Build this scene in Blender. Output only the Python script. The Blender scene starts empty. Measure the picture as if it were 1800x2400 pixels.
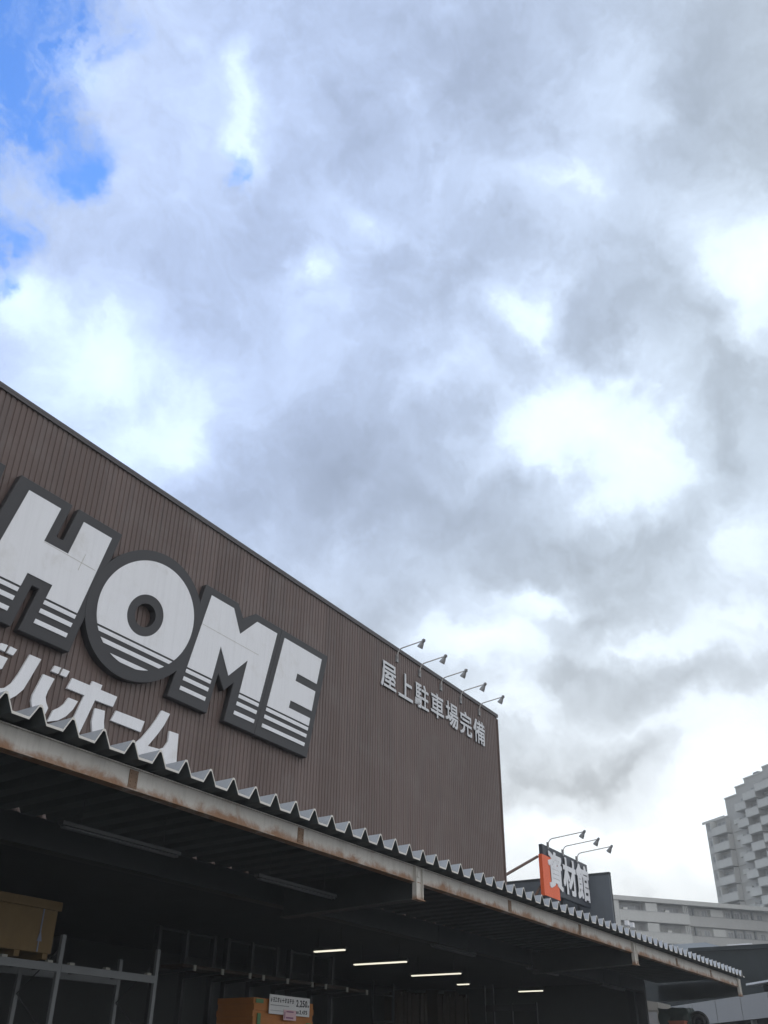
import bpy, bmesh, math, random
from mathutils import Vector, Matrix
random.seed(7)
SC = bpy.context.scene
COL = SC.collection
R = math.radians

# ------------------------------------------------------------------ camera, world, sun, exposure
FPX = 2195.887                                   # focal length in pixels of the 1800 x 2400 photograph
RIGHT = Vector((0.52253375, -0.85256584, 0.0094853))
DOWN = Vector((0.44821637, 0.26521213, -0.85367711))
FWD = Vector((0.72530032, 0.45032657, 0.52071626))
CAMZ = 1.6
cam_d = bpy.data.cameras.new('camera')
cam = bpy.data.objects.new('camera', cam_d)
COL.objects.link(cam)
cam.matrix_world = Matrix(((RIGHT.x, -DOWN.x, -FWD.x, 0), (RIGHT.y, -DOWN.y, -FWD.y, 0), (RIGHT.z, -DOWN.z, -FWD.z, CAMZ), (0, 0, 0, 1)))
cam_d.sensor_fit = 'HORIZONTAL'
cam_d.sensor_width = 36.0
cam_d.lens = FPX / 1800 * 36.0
cam_d.clip_start = 0.1
cam_d.clip_end = 5000
SC.camera = cam
SC.view_settings.view_transform = 'Standard'
SC.view_settings.look = 'None'
SC.view_settings.exposure = 0.19
SC.view_settings.gamma = 1.0


def sky_dir(px, py):
    """world direction of a spot of sky"""
    return (FWD * FPX + RIGHT * (px - 900) + DOWN * (py - 1200)).normalized()


SUN_AZ, SUN_EL = R(74), R(37)                    # azimuth from +Y towards +X


class NT:
    """small helper for node trees"""
    def __init__(s, tree):
        s.t = tree; s.n = tree.nodes; s.l = tree.links

    def node(s, typ, **kw):
        n = s.n.new(typ)
        for k, v in kw.items():
            setattr(n, k, v)
        return n

    def put(s, sock, v):
        if hasattr(v, 'is_output') or hasattr(v, 'links'):
            s.l.new(v, sock)
        else:
            sock.default_value = v

    def math(s, op, a, b=0.0, c=0.0, clamp=False):
        n = s.node('ShaderNodeMath', operation=op, use_clamp=clamp)
        s.put(n.inputs[0], a); s.put(n.inputs[1], b); s.put(n.inputs[2], c)
        return n.outputs[0]

    def vmath(s, op, a, b=None):
        n = s.node('ShaderNodeVectorMath', operation=op)
        s.put(n.inputs[0], a)
        if b is not None:
            s.put(n.inputs['Scale'] if op == 'SCALE' else n.inputs[1], b)
        return n.outputs['Value'] if op in ('DOT_PRODUCT', 'LENGTH') else n.outputs[0]

    def noise(s, vec, scale, detail=4.0, rough=0.5, dist=0.0, color=False):
        n = s.node('ShaderNodeTexNoise')
        s.put(n.inputs['Vector'], vec)
        n.inputs['Scale'].default_value = scale; n.inputs['Detail'].default_value = detail
        n.inputs['Roughness'].default_value = rough; n.inputs['Distortion'].default_value = dist
        return n.outputs['Color'] if color else n.outputs['Fac']

    def mix(s, f, a, b):
        n = s.node('ShaderNodeMix', data_type='RGBA')
        s.put(n.inputs[0], f); s.put(n.inputs[6], a); s.put(n.inputs[7], b)
        return n.outputs[2]

    def mulcol(s, a, b):
        n = s.node('ShaderNodeMix', data_type='RGBA', blend_type='MULTIPLY')
        n.inputs[0].default_value = 1.0
        s.put(n.inputs[6], a); s.put(n.inputs[7], b)
        return n.outputs[2]

    def ramp(s, v, lo, hi, a=0.0, b=1.0, smooth=True):
        n = s.node('ShaderNodeMapRange')
        n.interpolation_type = 'SMOOTHSTEP' if smooth else 'LINEAR'
        s.put(n.inputs[0], v); n.inputs[1].default_value = lo; n.inputs[2].default_value = hi
        s.put(n.inputs[3], a); s.put(n.inputs[4], b)
        return n.outputs[0]


world = bpy.data.worlds.new('World')
SC.world = world
world.use_nodes = True
W = NT(world.node_tree)
W.n.clear()
out = W.node('ShaderNodeOutputWorld')
bg = W.node('ShaderNodeBackground')
bg.inputs['Strength'].default_value = 0.1
world.cycles.sampling_method = 'MANUAL'
world.cycles.sample_map_resolution = 512
W.l.new(bg.outputs[0], out.inputs[0])
sky = W.node('ShaderNodeTexSky', sky_type='NISHITA')
sky.sun_disc = False
sky.sun_elevation = SUN_EL
sky.sun_rotation = SUN_AZ
sky.altitude = 50
sky.air_density = 1.0
sky.dust_density = 0.6
sky.ozone_density = 2.0
tc = W.node('ShaderNodeTexCoord')
D0 = tc.outputs['Generated']
# ragged cloud edges: warp the direction with noise
w1 = W.vmath('SUBTRACT', W.noise(D0, 5.0, 3.0, 0.5, color=True), (0.5, 0.5, 0.5))
w2 = W.vmath('SUBTRACT', W.noise(D0, 11.0, 9.0, 0.63, color=True), (0.5, 0.5, 0.5))
DW = W.vmath('ADD', D0, W.vmath('ADD', W.vmath('SCALE', w1, 0.11), W.vmath('SCALE', w2, 0.10)))


def blob(px, py, rx, ry, tilt=0.0, vec=None):
    """soft elliptical patch of the cloud cover, 1 in its middle, fixed in the sky"""
    c = sky_dir(px, py)
    e1 = (RIGHT - c * RIGHT.dot(c)).normalized()
    e2 = -c.cross(e1)
    a = R(tilt)
    f1 = e1 * math.cos(a) + e2 * math.sin(a)
    f2 = -e1 * math.sin(a) + e2 * math.cos(a)
    m = Matrix((f1, f2, f1.cross(f2))).transposed()
    k = c.dot(FWD) / FPX
    n = W.node('ShaderNodeMapping', vector_type='TEXTURE')
    W.put(n.inputs[0], DW if vec is None else vec)
    n.inputs[1].default_value = c
    n.inputs[2].default_value = m.to_euler()
    n.inputs[3].default_value = (rx * k, ry * k, 1.3 * max(rx, ry) * k)
    g = W.node('ShaderNodeTexGradient', gradient_type='QUADRATIC_SPHERE')
    W.l.new(n.outputs[0], g.inputs[0])
    return g.outputs['Fac']


def field(base, items, grow=1.75):
    v = base
    for px, py, rx, ry, tilt, amp in items:
        v = W.math('MULTIPLY_ADD', blob(px, py, rx * grow, ry * grow, tilt), amp, v)
    return v


BRIGHT = [  # px, py, rx, ry, tilt, amount
    (30, 740, 110, 70, 20, .42), (220, 850, 110, 110, 0, .45), (330, 1000, 300, 150, 35, .32), (430, 1060, 200, 120, 30, .28), (120, 850, 260, 150, 20, .22),
    (565, 170, 60, 120, 0, .24), (575, 330, 40, 100, 5, .20), (215, 190, 110, 90, -40, .16), (300, 500, 260, 220, 0, .06), (735, 630, 60, 70, 20, .26),
    (745, 560, 70, 100, 20, .12), (880, 470, 90, 60, -20, .18), (940, 190, 80, 120, 0, .14), (1245, 760, 55, 110, 32, .42),
    (1330, 940, 200, 100, 10, .44), (1250, 1010, 120, 90, 0, .34), (1420, 980, 200, 110, 0, .36), (1570, 1050, 120, 90, -10, .55), (1480, 1140, 200, 70, 0, .35),
    (1790, 640, 130, 100, -30, .70), (1790, 800, 70, 80, 0, .35), (1330, 440, 170, 55, -8, .18), (1450, 240, 90, 200, 35, .12),
    (1010, 930, 120, 45, 38, .30), (1100, 1070, 150, 70, 40, .18), (1120, 1500, 210, 80, 10, .60), (1260, 1410, 170, 45, -12, .40),
    (1790, 1270, 120, 150, 0, .36), (1690, 1450, 240, 70, 0, .34), (1200, 1620, 140, 70, 0, .42), (1500, 1930, 420, 70, 0, .55), (1720, 1800, 160, 90, 0, .3), (1500, 1720, 560, 330, 0, .10),
    (1740, 1740, 170, 150, 0, .4), (1500, 520, 240, 120, 0, .10), (1720, 500, 120, 100, 0, .18), (1310, 720, 60, 70, 40, .08),
    (1270, 1385, 90, 40, 20, .14), (1500, 1520, 330, 45, 0, .36), (1480, 1670, 360, 45, 0, .22), (700, 900, 300, 60, -20, .06),
]
GREY = [
    (800, 1110, 330, 180, 15, -.22), (1000, 1180, 200, 80, 0, -.1), (1100, 640, 260, 140, 10, -.17), (1430, 770, 220, 90, 15, -.12), (1740, 1000, 110, 190, 0, -.18),
    (1280, 1250, 330, 80, -5, -.07), (1390, 1450, 180, 50, 0, -.24), (1330, 1540, 130, 45, 0, -.18), (1600, 1590, 230, 55, 8, -.15), (1430, 1690, 190, 70, 0, -.10),
    (1400, 1780, 300, 55, 8, -.26), (1270, 1870, 210, 40, 0, -.2), (1700, 170, 230, 230, 0, -.09), (1150, 260, 260, 250, 0, -.06),
    (760, 280, 120, 240, 0, -.05), (560, 1230, 260, 160, 20, -.04), (1550, 1330, 240, 60, 0, .06), (1470, 690, 160, 80, 0, -.05),
]
HOLES = [
    (30, 240, 190, 150, 0, 1.9), (20, 0, 200, 110, 10, 1.5), (190, 85, 120, 90, 0, 1.0), (200, 445, 130, 66, 28, 1.35), (562, 412, 26, 70, 0, .6),
    (-10, 610, 60, 80, 0, .8), (0, 715, 50, 25, 0, .5), (435, 716, 25, 22, 0, .3), (-130, 400, 200, 400, 0, 1.0), (100, 300, 150, 60, -40, .5), (60, 520, 60, 40, 0, .35),
]
big = W.noise(D0, 2.3, 2.0, 0.5)
mid = W.noise(DW, 5.5, 10.0, 0.60, 0.2)
mid2 = W.noise(DW, 12.0, 8.0, 0.58, 0.3)
fine = W.noise(DW, 26.0, 7.0, 0.64)
lum = field(0.55, BRIGHT + GREY)
lum = W.math('ADD', lum, W.math('MULTIPLY', W.math('SUBTRACT', mid, 0.5), 0.52))
lum = W.math('ADD', lum, W.math('MULTIPLY', W.math('SUBTRACT', mid2, 0.5), 0.30))
lum = W.math('ADD', lum, W.math('MULTIPLY', W.math('SUBTRACT', fine, 0.5), 0.20))
# the half of the sky opposite the sun, behind the camera: clouds lit from the front
back = W.ramp(W.vmath('DOT_PRODUCT', D0, Vector((-0.45, -0.85, 0.25)).normalized()), -0.15, 0.75)
# firmer edge where a thin gap opens in the thick layer, and where a dark base begins
lum = W.math('ADD', lum, W.math('MULTIPLY', W.ramp(lum, 0.68, 0.86), 0.13))
lum = W.math('SUBTRACT', lum, W.math('MULTIPLY', W.ramp(lum, 0.40, 0.56, 1.0, 0.0), 0.07))
# clouds thin out towards the sun: brighter low down on that side
glowy = W.math('MULTIPLY', W.ramp(W.vmath('DOT_PRODUCT', D0, Vector((math.sin(SUN_AZ), math.cos(SUN_AZ), 0))), 0.70, 0.95), W.ramp(W.vmath('DOT_PRODUCT', D0, (0, 0, 1)), 0.14, 0.36, 1.0, 0.0))
lum = W.math('ADD', lum, W.math('MULTIPLY', glowy, 0.32))
# soft shoulder, so that the brightest gaps keep some shape; a floor for the thickest cloud
over = W.math('MAXIMUM', W.math('SUBTRACT', lum, 0.62), 0.0)
soft = W.math('MULTIPLY', W.math('SUBTRACT', 1.0, W.math('EXPONENT', W.math('MULTIPLY', over, -2.1))), 0.52)
lum = W.math('ADD', W.math('MINIMUM', lum, 0.62), soft)
lum = W.math('ADD', lum, W.math('MULTIPLY', glowy, 0.10))
under = W.math('MAXIMUM', W.math('SUBTRACT', 0.52, lum), 0.0)
lum = W.math('ADD', W.math('MAXIMUM', lum, 0.52), W.math('MULTIPLY', under, -0.55))
lum = W.math('ADD', lum, W.math('MULTIPLY', W.math('MINIMUM', W.math('MULTIPLY', back, 1.5), 1.0), 0.48))
lefty = W.ramp(W.vmath('DOT_PRODUCT', D0, sky_dir(-300, 150)), 0.62, 0.98)
tint = W.mix(lefty, (0.86, 1.0, 1.17, 1), (0.79, 0.98, 1.41, 1))
low = W.ramp(W.vmath('DOT_PRODUCT', D0, (0, 0, 1)), 0.05, 0.55, 1.0, 0.0)
tint = W.mix(W.math('MULTIPLY', low, 0.85), tint, (0.99, 1.0, 0.965, 1))
tint = W.mix(back, tint, (0.985, 1.0, 1.05, 1))
cl = W.node('ShaderNodeCombineXYZ')
lum10 = W.math('MULTIPLY', lum, 10.7)
for i in range(3):
    W.l.new(lum10, cl.inputs[i])
cloud = W.mulcol(cl.outputs[0], tint)
hole0 = field(0.0, HOLES)
hole = hole0
hole = W.math('ADD', hole, W.math('MULTIPLY', W.math('SUBTRACT', mid, 0.5), 0.9))
hole = W.math('ADD', hole, W.math('MULTIPLY', W.math('SUBTRACT', fine, 0.5), 1.1))
clear = W.ramp(hole, 0.12, 0.95)
blue = W.mulcol(sky.outputs[0], (0.78, 1.42, 2.3, 1))
veil = W.ramp(W.noise(DW, 8.0, 9.0, 0.62, 0.8), 0.44, 0.66)
clear = W.math('MULTIPLY', clear, W.ramp(hole0, 0.0, 0.22))
clear = W.math('MULTIPLY', clear, W.math('SUBTRACT', 1.0, W.math('MULTIPLY', veil, 0.62)))
W.l.new(W.mix(clear, cloud, blue), bg.inputs['Color'])

sun_d = bpy.data.lights.new('sun', 'SUN')
sun_d.energy = 0.5
sun_d.angle = R(14)
sun_d.color = (1.0, 0.95, 0.88)
sun = bpy.data.objects.new('sun', sun_d)
COL.objects.link(sun)
sdir = Vector((math.sin(SUN_AZ) * math.cos(SUN_EL), math.cos(SUN_AZ) * math.cos(SUN_EL), math.sin(SUN_EL)))
sun.rotation_euler = sdir.to_track_quat('Z', 'Y').to_euler()
sun.location = sdir * 60

# ------------------------------------------------------------------ materials
MATS = {}


def mat(name, col, rough=0.6, metal=0.0, var=0.12, scale=3.0, stain=None, stain_amt=0.0, stain_scale=2.0, bump=0.0, spec=0.4, streak=0.0):
    """plain painted, metal or mineral surface with uneven colour; stain adds patches of dirt or rust"""
    if name in MATS:
        return MATS[name]
    m = bpy.data.materials.new(name)
    m.use_nodes = True
    T = NT(m.node_tree)
    b = T.n['Principled BSDF']
    tcn = T.node('ShaderNodeTexCoord')
    v = tcn.outputs['Object']
    n1 = T.noise(v, scale, 5.0, 0.6)
    c = T.mix(n1, tuple(x * (1 - var) for x in col) + (1,), tuple(min(1, x * (1 + var)) for x in col) + (1,))
    if streak:
        mp = T.node('ShaderNodeMapping')
        T.l.new(v, mp.inputs[0]); mp.inputs[3].default_value = (6.0, 6.0, 0.35)
        s = T.ramp(T.noise(mp.outputs[0], 2.0, 6.0, 0.65), 0.42, 0.72)
        c = T.mix(T.math('MULTIPLY', s, streak), c, tuple(x * 0.55 for x in col) + (1,))
    if stain:
        s = T.ramp(T.noise(v, stain_scale, 8.0, 0.68, 0.4), 0.56 - 0.1 * stain_amt, 0.72)
        c = T.mix(T.math('MULTIPLY', s, min(1.0, stain_amt)), c, tuple(stain) + (1,))
    T.l.new(c, b.inputs['Base Color'])
    b.inputs['Roughness'].default_value = rough
    b.inputs['Metallic'].default_value = metal
    b.inputs['Specular IOR Level'].default_value = spec
    if bump:
        bp = T.node('ShaderNodeBump')
        bp.inputs['Strength'].default_value = bump
        bp.inputs['Distance'].default_value = 0.02
        T.l.new(T.noise(v, scale * 6, 6.0, 0.6), bp.inputs['Height'])
        T.l.new(bp.outputs[0], b.inputs['Normal'])
    MATS[name] = m
    return m


def glow(name, col, strength):
    m = bpy.data.materials.new(name)
    m.use_nodes = True
    b = m.node_tree.nodes['Principled BSDF']
    b.inputs['Base Color'].default_value = (0.8, 0.8, 0.8, 1)
    b.inputs['Emission Color'].default_value = tuple(col) + (1,)
    b.inputs['Emission Strength'].default_value = strength
    return m


def siding_mat():
    m = bpy.data.materials.new('brown_siding')
    m.use_nodes = True
    T = NT(m.node_tree)
    b = T.n['Principled BSDF']
    v = T.node('ShaderNodeTexCoord').outputs['Object']
    sep = T.node('ShaderNodeSeparateXYZ'); T.l.new(v, sep.inputs[0])
    # each sheet of siding (0.8 m) weathers a little differently
    sheet = T.math('FLOOR', T.math('DIVIDE', sep.outputs[0], 0.805))
    wn = T.node('ShaderNodeTexWhiteNoise', noise_dimensions='1D'); T.l.new(sheet, wn.inputs['W'])
    c = T.mix(wn.outputs[0], (0.112, 0.076, 0.064, 1), (0.148, 0.106, 0.092, 1))
    mp = T.node('ShaderNodeMapping'); T.l.new(v, mp.inputs[0]); mp.inputs[3].default_value = (5, 5, 0.25)
    st = T.ramp(T.noise(mp.outputs[0], 1.6, 6.0, 0.65), 0.4, 0.75)
    c = T.mix(T.math('MULTIPLY', st, 0.5), c, (0.085, 0.070, 0.066, 1))
    pn = T.ramp(T.noise(v, 0.9, 5.0, 0.6), 0.45, 0.75)
    c = T.mix(T.math('MULTIPLY', pn, 0.25), c, (0.20, 0.18, 0.17, 1))
    T.l.new(c, b.inputs['Base Color'])
    b.inputs['Roughness'].default_value = 0.5
    b.inputs['Specular IOR Level'].default_value = 0.35
    return m


def beam_mat():
    """dirty cream paint with rust along the lower edge and below the joints"""
    m = bpy.data.materials.new('rusty_cream_paint')
    m.use_nodes = True
    T = NT(m.node_tree)
    b = T.n['Principled BSDF']
    v = T.node('ShaderNodeTexCoord').outputs['Object']
    sep = T.node('ShaderNodeSeparateXYZ'); T.l.new(v, sep.inputs[0])
    n1 = T.noise(v, 1.3, 6.0, 0.62)
    c = T.mix(n1, (0.54, 0.52, 0.47, 1), (0.70, 0.68, 0.625, 1))
    mp = T.node('ShaderNodeMapping'); T.l.new(v, mp.inputs[0]); mp.inputs[3].default_value = (9, 9, 1.0)
    st = T.ramp(T.noise(mp.outputs[0], 1.2, 6.0, 0.7), 0.45, 0.8)
    c = T.mix(T.math('MULTIPLY', st, 0.4), c, (0.26, 0.24, 0.20, 1))
    # rust: more towards the bottom flange, in irregular runs
    h = T.ramp(sep.outputs[2], -0.02, 0.22, 1.0, 0.0)
    rn = T.noise(v, 1.7, 9.0, 0.7, 0.5)
    rust = T.ramp(T.math('ADD', rn, T.math('MULTIPLY', h, 0.30)), 0.57, 0.84)
    c = T.mix(T.math('MULTIPLY', rust, 0.9), c, T.mix(T.noise(v, 14, 4, 0.6), (0.24, 0.105, 0.04, 1), (0.36, 0.19, 0.09, 1)))
    T.l.new(c, b.inputs['Base Color'])
    b.inputs['Roughness'].default_value = 0.65
    b.inputs['Specular IOR Level'].default_value = 0.3
    return m


M_SIDING = siding_mat()
M_BEAM = beam_mat()
M_WHITE = mat('white_letter_face', (0.76, 0.765, 0.775), 0.45, var=0.03, scale=1.2, stain=(0.52, 0.50, 0.45), stain_amt=0.35, stain_scale=1.3, streak=0.13)
M_BACK = mat('dark_backing_paint', (0.028, 0.027, 0.029), 0.5, var=0.15, scale=1.5)
M_COPING = mat('dark_coping', (0.07, 0.062, 0.062), 0.45)
M_SILVER = mat('pale_letter_metal', (0.62, 0.63, 0.64), 0.5, var=0.05)
M_GALV = mat('galvanised_deck', (0.42, 0.44, 0.46), 0.5, metal=0.55, var=0.12, scale=5, stain=(0.22, 0.21, 0.20), stain_amt=0.3, stain_scale=3)
M_DECKSHADE = mat('painted_deck_shade', (0.085, 0.098, 0.098), 0.85, var=0.25, scale=2)  # shade below the canopy roof, put into the colour
M_EDGE = mat('pale_deck_edge', (0.66, 0.64, 0.58), 0.6, var=0.1, scale=6)
M_RUST = mat('rusty_plate', (0.26, 0.17, 0.11), 0.8, var=0.35, scale=9, stain=(0.36, 0.33, 0.28), stain_amt=0.5, stain_scale=6)
M_STRUT = mat('rust_brown_strut', (0.10, 0.06, 0.045), 0.8, var=0.3, scale=6)
M_DARKST = mat('dark_steel', (0.055, 0.062, 0.064), 0.5, var=0.2)
M_WEB = mat('shaded_web', (0.06, 0.068, 0.068), 0.8, var=0.2)  # darker than the flange: canopy shade put into the web colour
M_GIRDER = mat('girder_paint', (0.10, 0.105, 0.105), 0.6, var=0.2)
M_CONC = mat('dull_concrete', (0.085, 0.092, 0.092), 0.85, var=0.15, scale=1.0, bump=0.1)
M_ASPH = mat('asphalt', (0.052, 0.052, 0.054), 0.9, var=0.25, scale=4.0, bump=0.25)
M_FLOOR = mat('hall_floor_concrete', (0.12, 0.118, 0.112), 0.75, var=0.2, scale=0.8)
M_LAMP = mat('grey_lamp_metal', (0.27, 0.27, 0.27), 0.45, metal=0.4)
M_ARM = mat('lamp_arm_paint', (0.50, 0.48, 0.45), 0.5)
M_NAVY = mat('navy_sign_face', (0.045, 0.052, 0.065), 0.5, var=0.1)
M_ORANGE = mat('orange_sign_face', (0.78, 0.13, 0.04), 0.5, var=0.12, scale=2)
M_FIN = mat('slate_panel', (0.115, 0.13, 0.145), 0.5, var=0.1, scale=0.8, streak=0.2)
M_RACK = mat('grey_rack_paint', (0.16, 0.17, 0.172), 0.5, var=0.12)
M_RACKD = mat('dark_rack_paint', (0.055, 0.06, 0.062), 0.6, var=0.15)
M_CAP = mat('pale_end_cap', (0.30, 0.30, 0.26), 0.6)
M_WOOD = mat('brown_crate_board', (0.165, 0.11, 0.045), 0.75, var=0.2, scale=3, streak=0.15)
M_PLY = mat('orange_plywood', (0.42, 0.16, 0.035), 0.6, var=0.15, scale=2)
M_CRATE = mat('dull_orange_plastic', (0.30, 0.09, 0.05), 0.6, var=0.15)
M_GREEN = mat('green_edge_paint', (0.10, 0.22, 0.10), 0.7, var=0.2)
M_PAPER = mat('white_price_card', (0.72, 0.72, 0.70), 0.6, var=0.03)
M_INK = mat('black_print', (0.02, 0.02, 0.02), 0.6)
M_GREYINK = mat('grey_print', (0.25, 0.25, 0.25), 0.6)
M_PINK = mat('pink_tag', (0.72, 0.50, 0.52), 0.6, var=0.05)
M_PURPLE = mat('purple_print', (0.30, 0.12, 0.22), 0.6)
M_TUBE_ON = glow('lit_tube', (1.0, 0.95, 0.76), 0.95)
M_TUBE_OFF = mat('unlit_tube', (0.12, 0.125, 0.13), 0.4)
M_LUMBER = mat('dark_lumber', (0.045, 0.033, 0.022), 0.8, var=0.3, scale=2.5)
M_HOUSING = mat('dark_lamp_housing', (0.085, 0.09, 0.09), 0.5)  # even dark grey for all strip lamp housings
M_APT = mat('apartment_concrete', (0.40, 0.40, 0.38), 0.85, var=0.08, scale=0.4, streak=0.2)
M_APTW = mat('apartment_wall', (0.38, 0.38, 0.36), 0.85, var=0.10, scale=0.4, streak=0.3)
M_APT2 = mat('apartment_parapet', (0.48, 0.485, 0.46), 0.85, var=0.07, scale=0.5, streak=0.18)
M_APTD = mat('apartment_recess', (0.19, 0.20, 0.20), 0.8, var=0.15, scale=0.6)
M_GLASS = mat('dull_window_glass', (0.24, 0.25, 0.25), 0.25, var=0.2, spec=0.5)
M_BLUEROOF = mat('blue_grey_roof', (0.17, 0.19, 0.205), 0.9, var=0.08, scale=0.5, spec=0.03)
M_DARKB = mat('dark_cladding', (0.022, 0.029, 0.032), 0.85, var=0.35, scale=0.5, streak=0.3, spec=0.1)
M_PANEL = mat('grey_fascia_panel', (0.34, 0.345, 0.35), 0.55, var=0.05, scale=0.7, streak=0.1)
M_TRIM = mat('white_trim', (0.75, 0.76, 0.77), 0.5)
M_BEIGE = mat('beige_board', (0.22, 0.21, 0.185), 0.7, var=0.12)
M_TARP = mat('dark_green_tarp', (0.03, 0.045, 0.04), 0.6, var=0.25, bump=0.3)
M_BLACK = mat('black_rubber', (0.02, 0.021, 0.022), 0.6)
M_RED = mat('red_print', (0.40, 0.05, 0.05), 0.6, var=0.2)
M_STRAP = mat('blue_grey_strap', (0.16, 0.18, 0.24), 0.5)

# ------------------------------------------------------------------ mesh helpers


class MB:
    def __init__(s):
        s.b = bmesh.new()

    def face(s, pts):
        vs = [s.b.verts.new(p) for p in pts]
        try:
            return s.b.faces.new(vs)
        except ValueError:
            return None

    def box(s, x0, y0, z0, x1, y1, z1):
        v = [s.b.verts.new(p) for p in ((x0, y0, z0), (x1, y0, z0), (x1, y1, z0), (x0, y1, z0), (x0, y0, z1), (x1, y0, z1), (x1, y1, z1), (x0, y1, z1))]
        for f in ((0, 3, 2, 1), (4, 5, 6, 7), (0, 1, 5, 4), (1, 2, 6, 5), (2, 3, 7, 6), (3, 0, 4, 7)):
            s.b.faces.new([v[i] for i in f])
        return s

    def hexa(s, p):
        """box from eight free corners: bottom four, then top four, same order"""
        v = [s.b.verts.new(q) for q in p]
        for f in ((0, 3, 2, 1), (4, 5, 6, 7), (0, 1, 5, 4), (1, 2, 6, 5), (2, 3, 7, 6), (3, 0, 4, 7)):
            s.b.faces.new([v[i] for i in f])
        return s

    def prism(s, pts, y0, y1):
        """outline in X,Z given thickness along Y"""
        a = [s.b.verts.new((x, y0, z)) for x, z in pts]
        b = [s.b.verts.new((x, y1, z)) for x, z in pts]
        s.b.faces.new(a); s.b.faces.new(b[::-1])
        n = len(pts)
        for i in range(n):
            j = (i + 1) % n
            s.b.faces.new((a[j], a[i], b[i], b[j]))
        return s

    def ring(s, outer, inner, y0, y1):
        n = len(outer)
        V = [[s.b.verts.new((x, y, z)) for x, z in o] for y in (y0, y1) for o in (outer, inner)]
        oa, ia, ob, ib = V
        for i in range(n):
            j = (i + 1) % n
            s.b.faces.new((oa[i], oa[j], ia[j], ia[i])); s.b.faces.new((ob[j], ob[i], ib[i], ib[j]))
            s.b.faces.new((oa[j], oa[i], ob[i], ob[j])); s.b.faces.new((ia[i], ia[j], ib[j], ib[i]))
        return s

    def tube(s, path, r, seg=8, caps=True):
        P = [Vector(p) for p in path]
        rs = r if isinstance(r, (list, tuple)) else [r] * len(P)
        rings = []
        up = None
        for i, p in enumerate(P):
            t = (P[min(i + 1, len(P) - 1)] - P[max(i - 1, 0)]).normalized()
            if up is None:
                up = Vector((0, 0, 1)) if abs(t.z) < 0.9 else Vector((1, 0, 0))
            u = (up - t * up.dot(t)).normalized()
            w = t.cross(u); up = u
            rings.append([s.b.verts.new(p + (u * math.cos(2 * math.pi * k / seg) + w * math.sin(2 * math.pi * k / seg)) * rs[i]) for k in range(seg)])
        for a, b in zip(rings, rings[1:]):
            for k in range(seg):
                s.b.faces.new((a[k], a[(k + 1) % seg], b[(k + 1) % seg], b[k]))
        if caps:
            s.b.faces.new(rings[0][::-1]); s.b.faces.new(rings[-1])
        return s

    def build(s, name, m, parent=None, bevel=0.0, smooth=False):
        bmesh.ops.recalc_face_normals(s.b, faces=s.b.faces)
        if bevel:
            bmesh.ops.bevel(s.b, geom=[e for e in s.b.edges if len(e.link_faces) == 2 and e.calc_face_angle(0) > 0.5], offset=bevel, segments=1, affect='EDGES')
        me = bpy.data.meshes.new(name)
        if parent is not None:
            off = parent['_o'] if '_o' in parent else (0, 0, 0)
            bmesh.ops.translate(s.b, verts=s.b.verts, vec=-Vector(off))
        s.b.to_mesh(me); s.b.free()
        if smooth:
            for p in me.polygons:
                p.use_smooth = True
        me.materials.append(m)
        o = bpy.data.objects.new(name, me)
        COL.objects.link(o)
        if parent is not None:
            o.parent = parent
            o['_o'] = off
        return o


def thing(name, loc, label, cat, group=None):
    o = bpy.data.objects.new(name, None)
    COL.objects.link(o)
    o.empty_display_size = 0.2
    o.location = loc
    o['_o'] = tuple(loc)
    o['label'] = label; o['category'] = cat
    if group:
        o['group'] = group
    return o


def local(o):
    """children of this thing are given in its own coordinates"""
    o['_o'] = (0.0, 0.0, 0.0)
    return o


def tag(o, label, cat, group=None):
    o['label'] = label; o['category'] = cat
    if group:
        o['group'] = group
    return o


def structure(o):
    o['kind'] = 'structure'
    return o


def dup(root, loc, label, rotz=0.0):
    r = root.copy(); COL.objects.link(r)
    r.location = loc; r.rotation_euler = (0, 0, rotz); r['label'] = label
    for ch in list(root.children):
        c = ch.copy(); COL.objects.link(c); c.parent = r
        for g in list(ch.children):
            d = g.copy(); COL.objects.link(d); d.parent = c
    return r


def circle(cx, cz, rx, rz, n=64, a0=0.0, a1=2 * math.pi):
    return [(cx + rx * math.cos(a0 + (a1 - a0) * i / n), cz + rz * math.sin(a0 + (a1 - a0) * i / n)) for i in range(n)]


def clip(poly, axis_z, keep_above):
    """cut an outline at a height"""
    res = []
    n = len(poly)
    ins = (lambda p: p[1] >= axis_z) if keep_above else (lambda p: p[1] <= axis_z)
    for i in range(n):
        a, b = poly[i], poly[(i + 1) % n]
        if ins(a):
            res.append(a)
        if ins(a) != ins(b):
            t = (axis_z - a[1]) / (b[1] - a[1])
            res.append((a[0] + t * (b[0] - a[0]), axis_z))
    return res


def glyph_mesh(ch, x0, z0, x1, z1, y0, y1, bold=0.0):
    """one character as triangles fitted into a box in the X,Z plane; returns a list of MB-ready prisms"""
    cu = bpy.data.curves.new('glyph', 'FONT')
    cu.body = ch
    cu.size = 1.0
    cu.extrude = 0.5
    cu.resolution_u = 3
    ob = bpy.data.objects.new('glyph', cu)
    COL.objects.link(ob)
    dg = bpy.context.evaluated_depsgraph_get()
    me = bpy.data.meshes.new_from_object(ob.evaluated_get(dg))
    bpy.data.objects.remove(ob); bpy.data.curves.remove(cu)
    xs = [v.co.x for v in me.vertices]; ys = [v.co.y for v in me.vertices]
    ax, bx, ay, by = min(xs), max(xs), min(ys), max(ys)
    for v in me.vertices:
        x, y, z = v.co
        v.co = (x0 + (x - ax) / max(1e-6, bx - ax) * (x1 - x0), y0 + (0.5 - z) * (y1 - y0), z0 + (y - ay) / max(1e-6, by - ay) * (z1 - z0))
    return me


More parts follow.
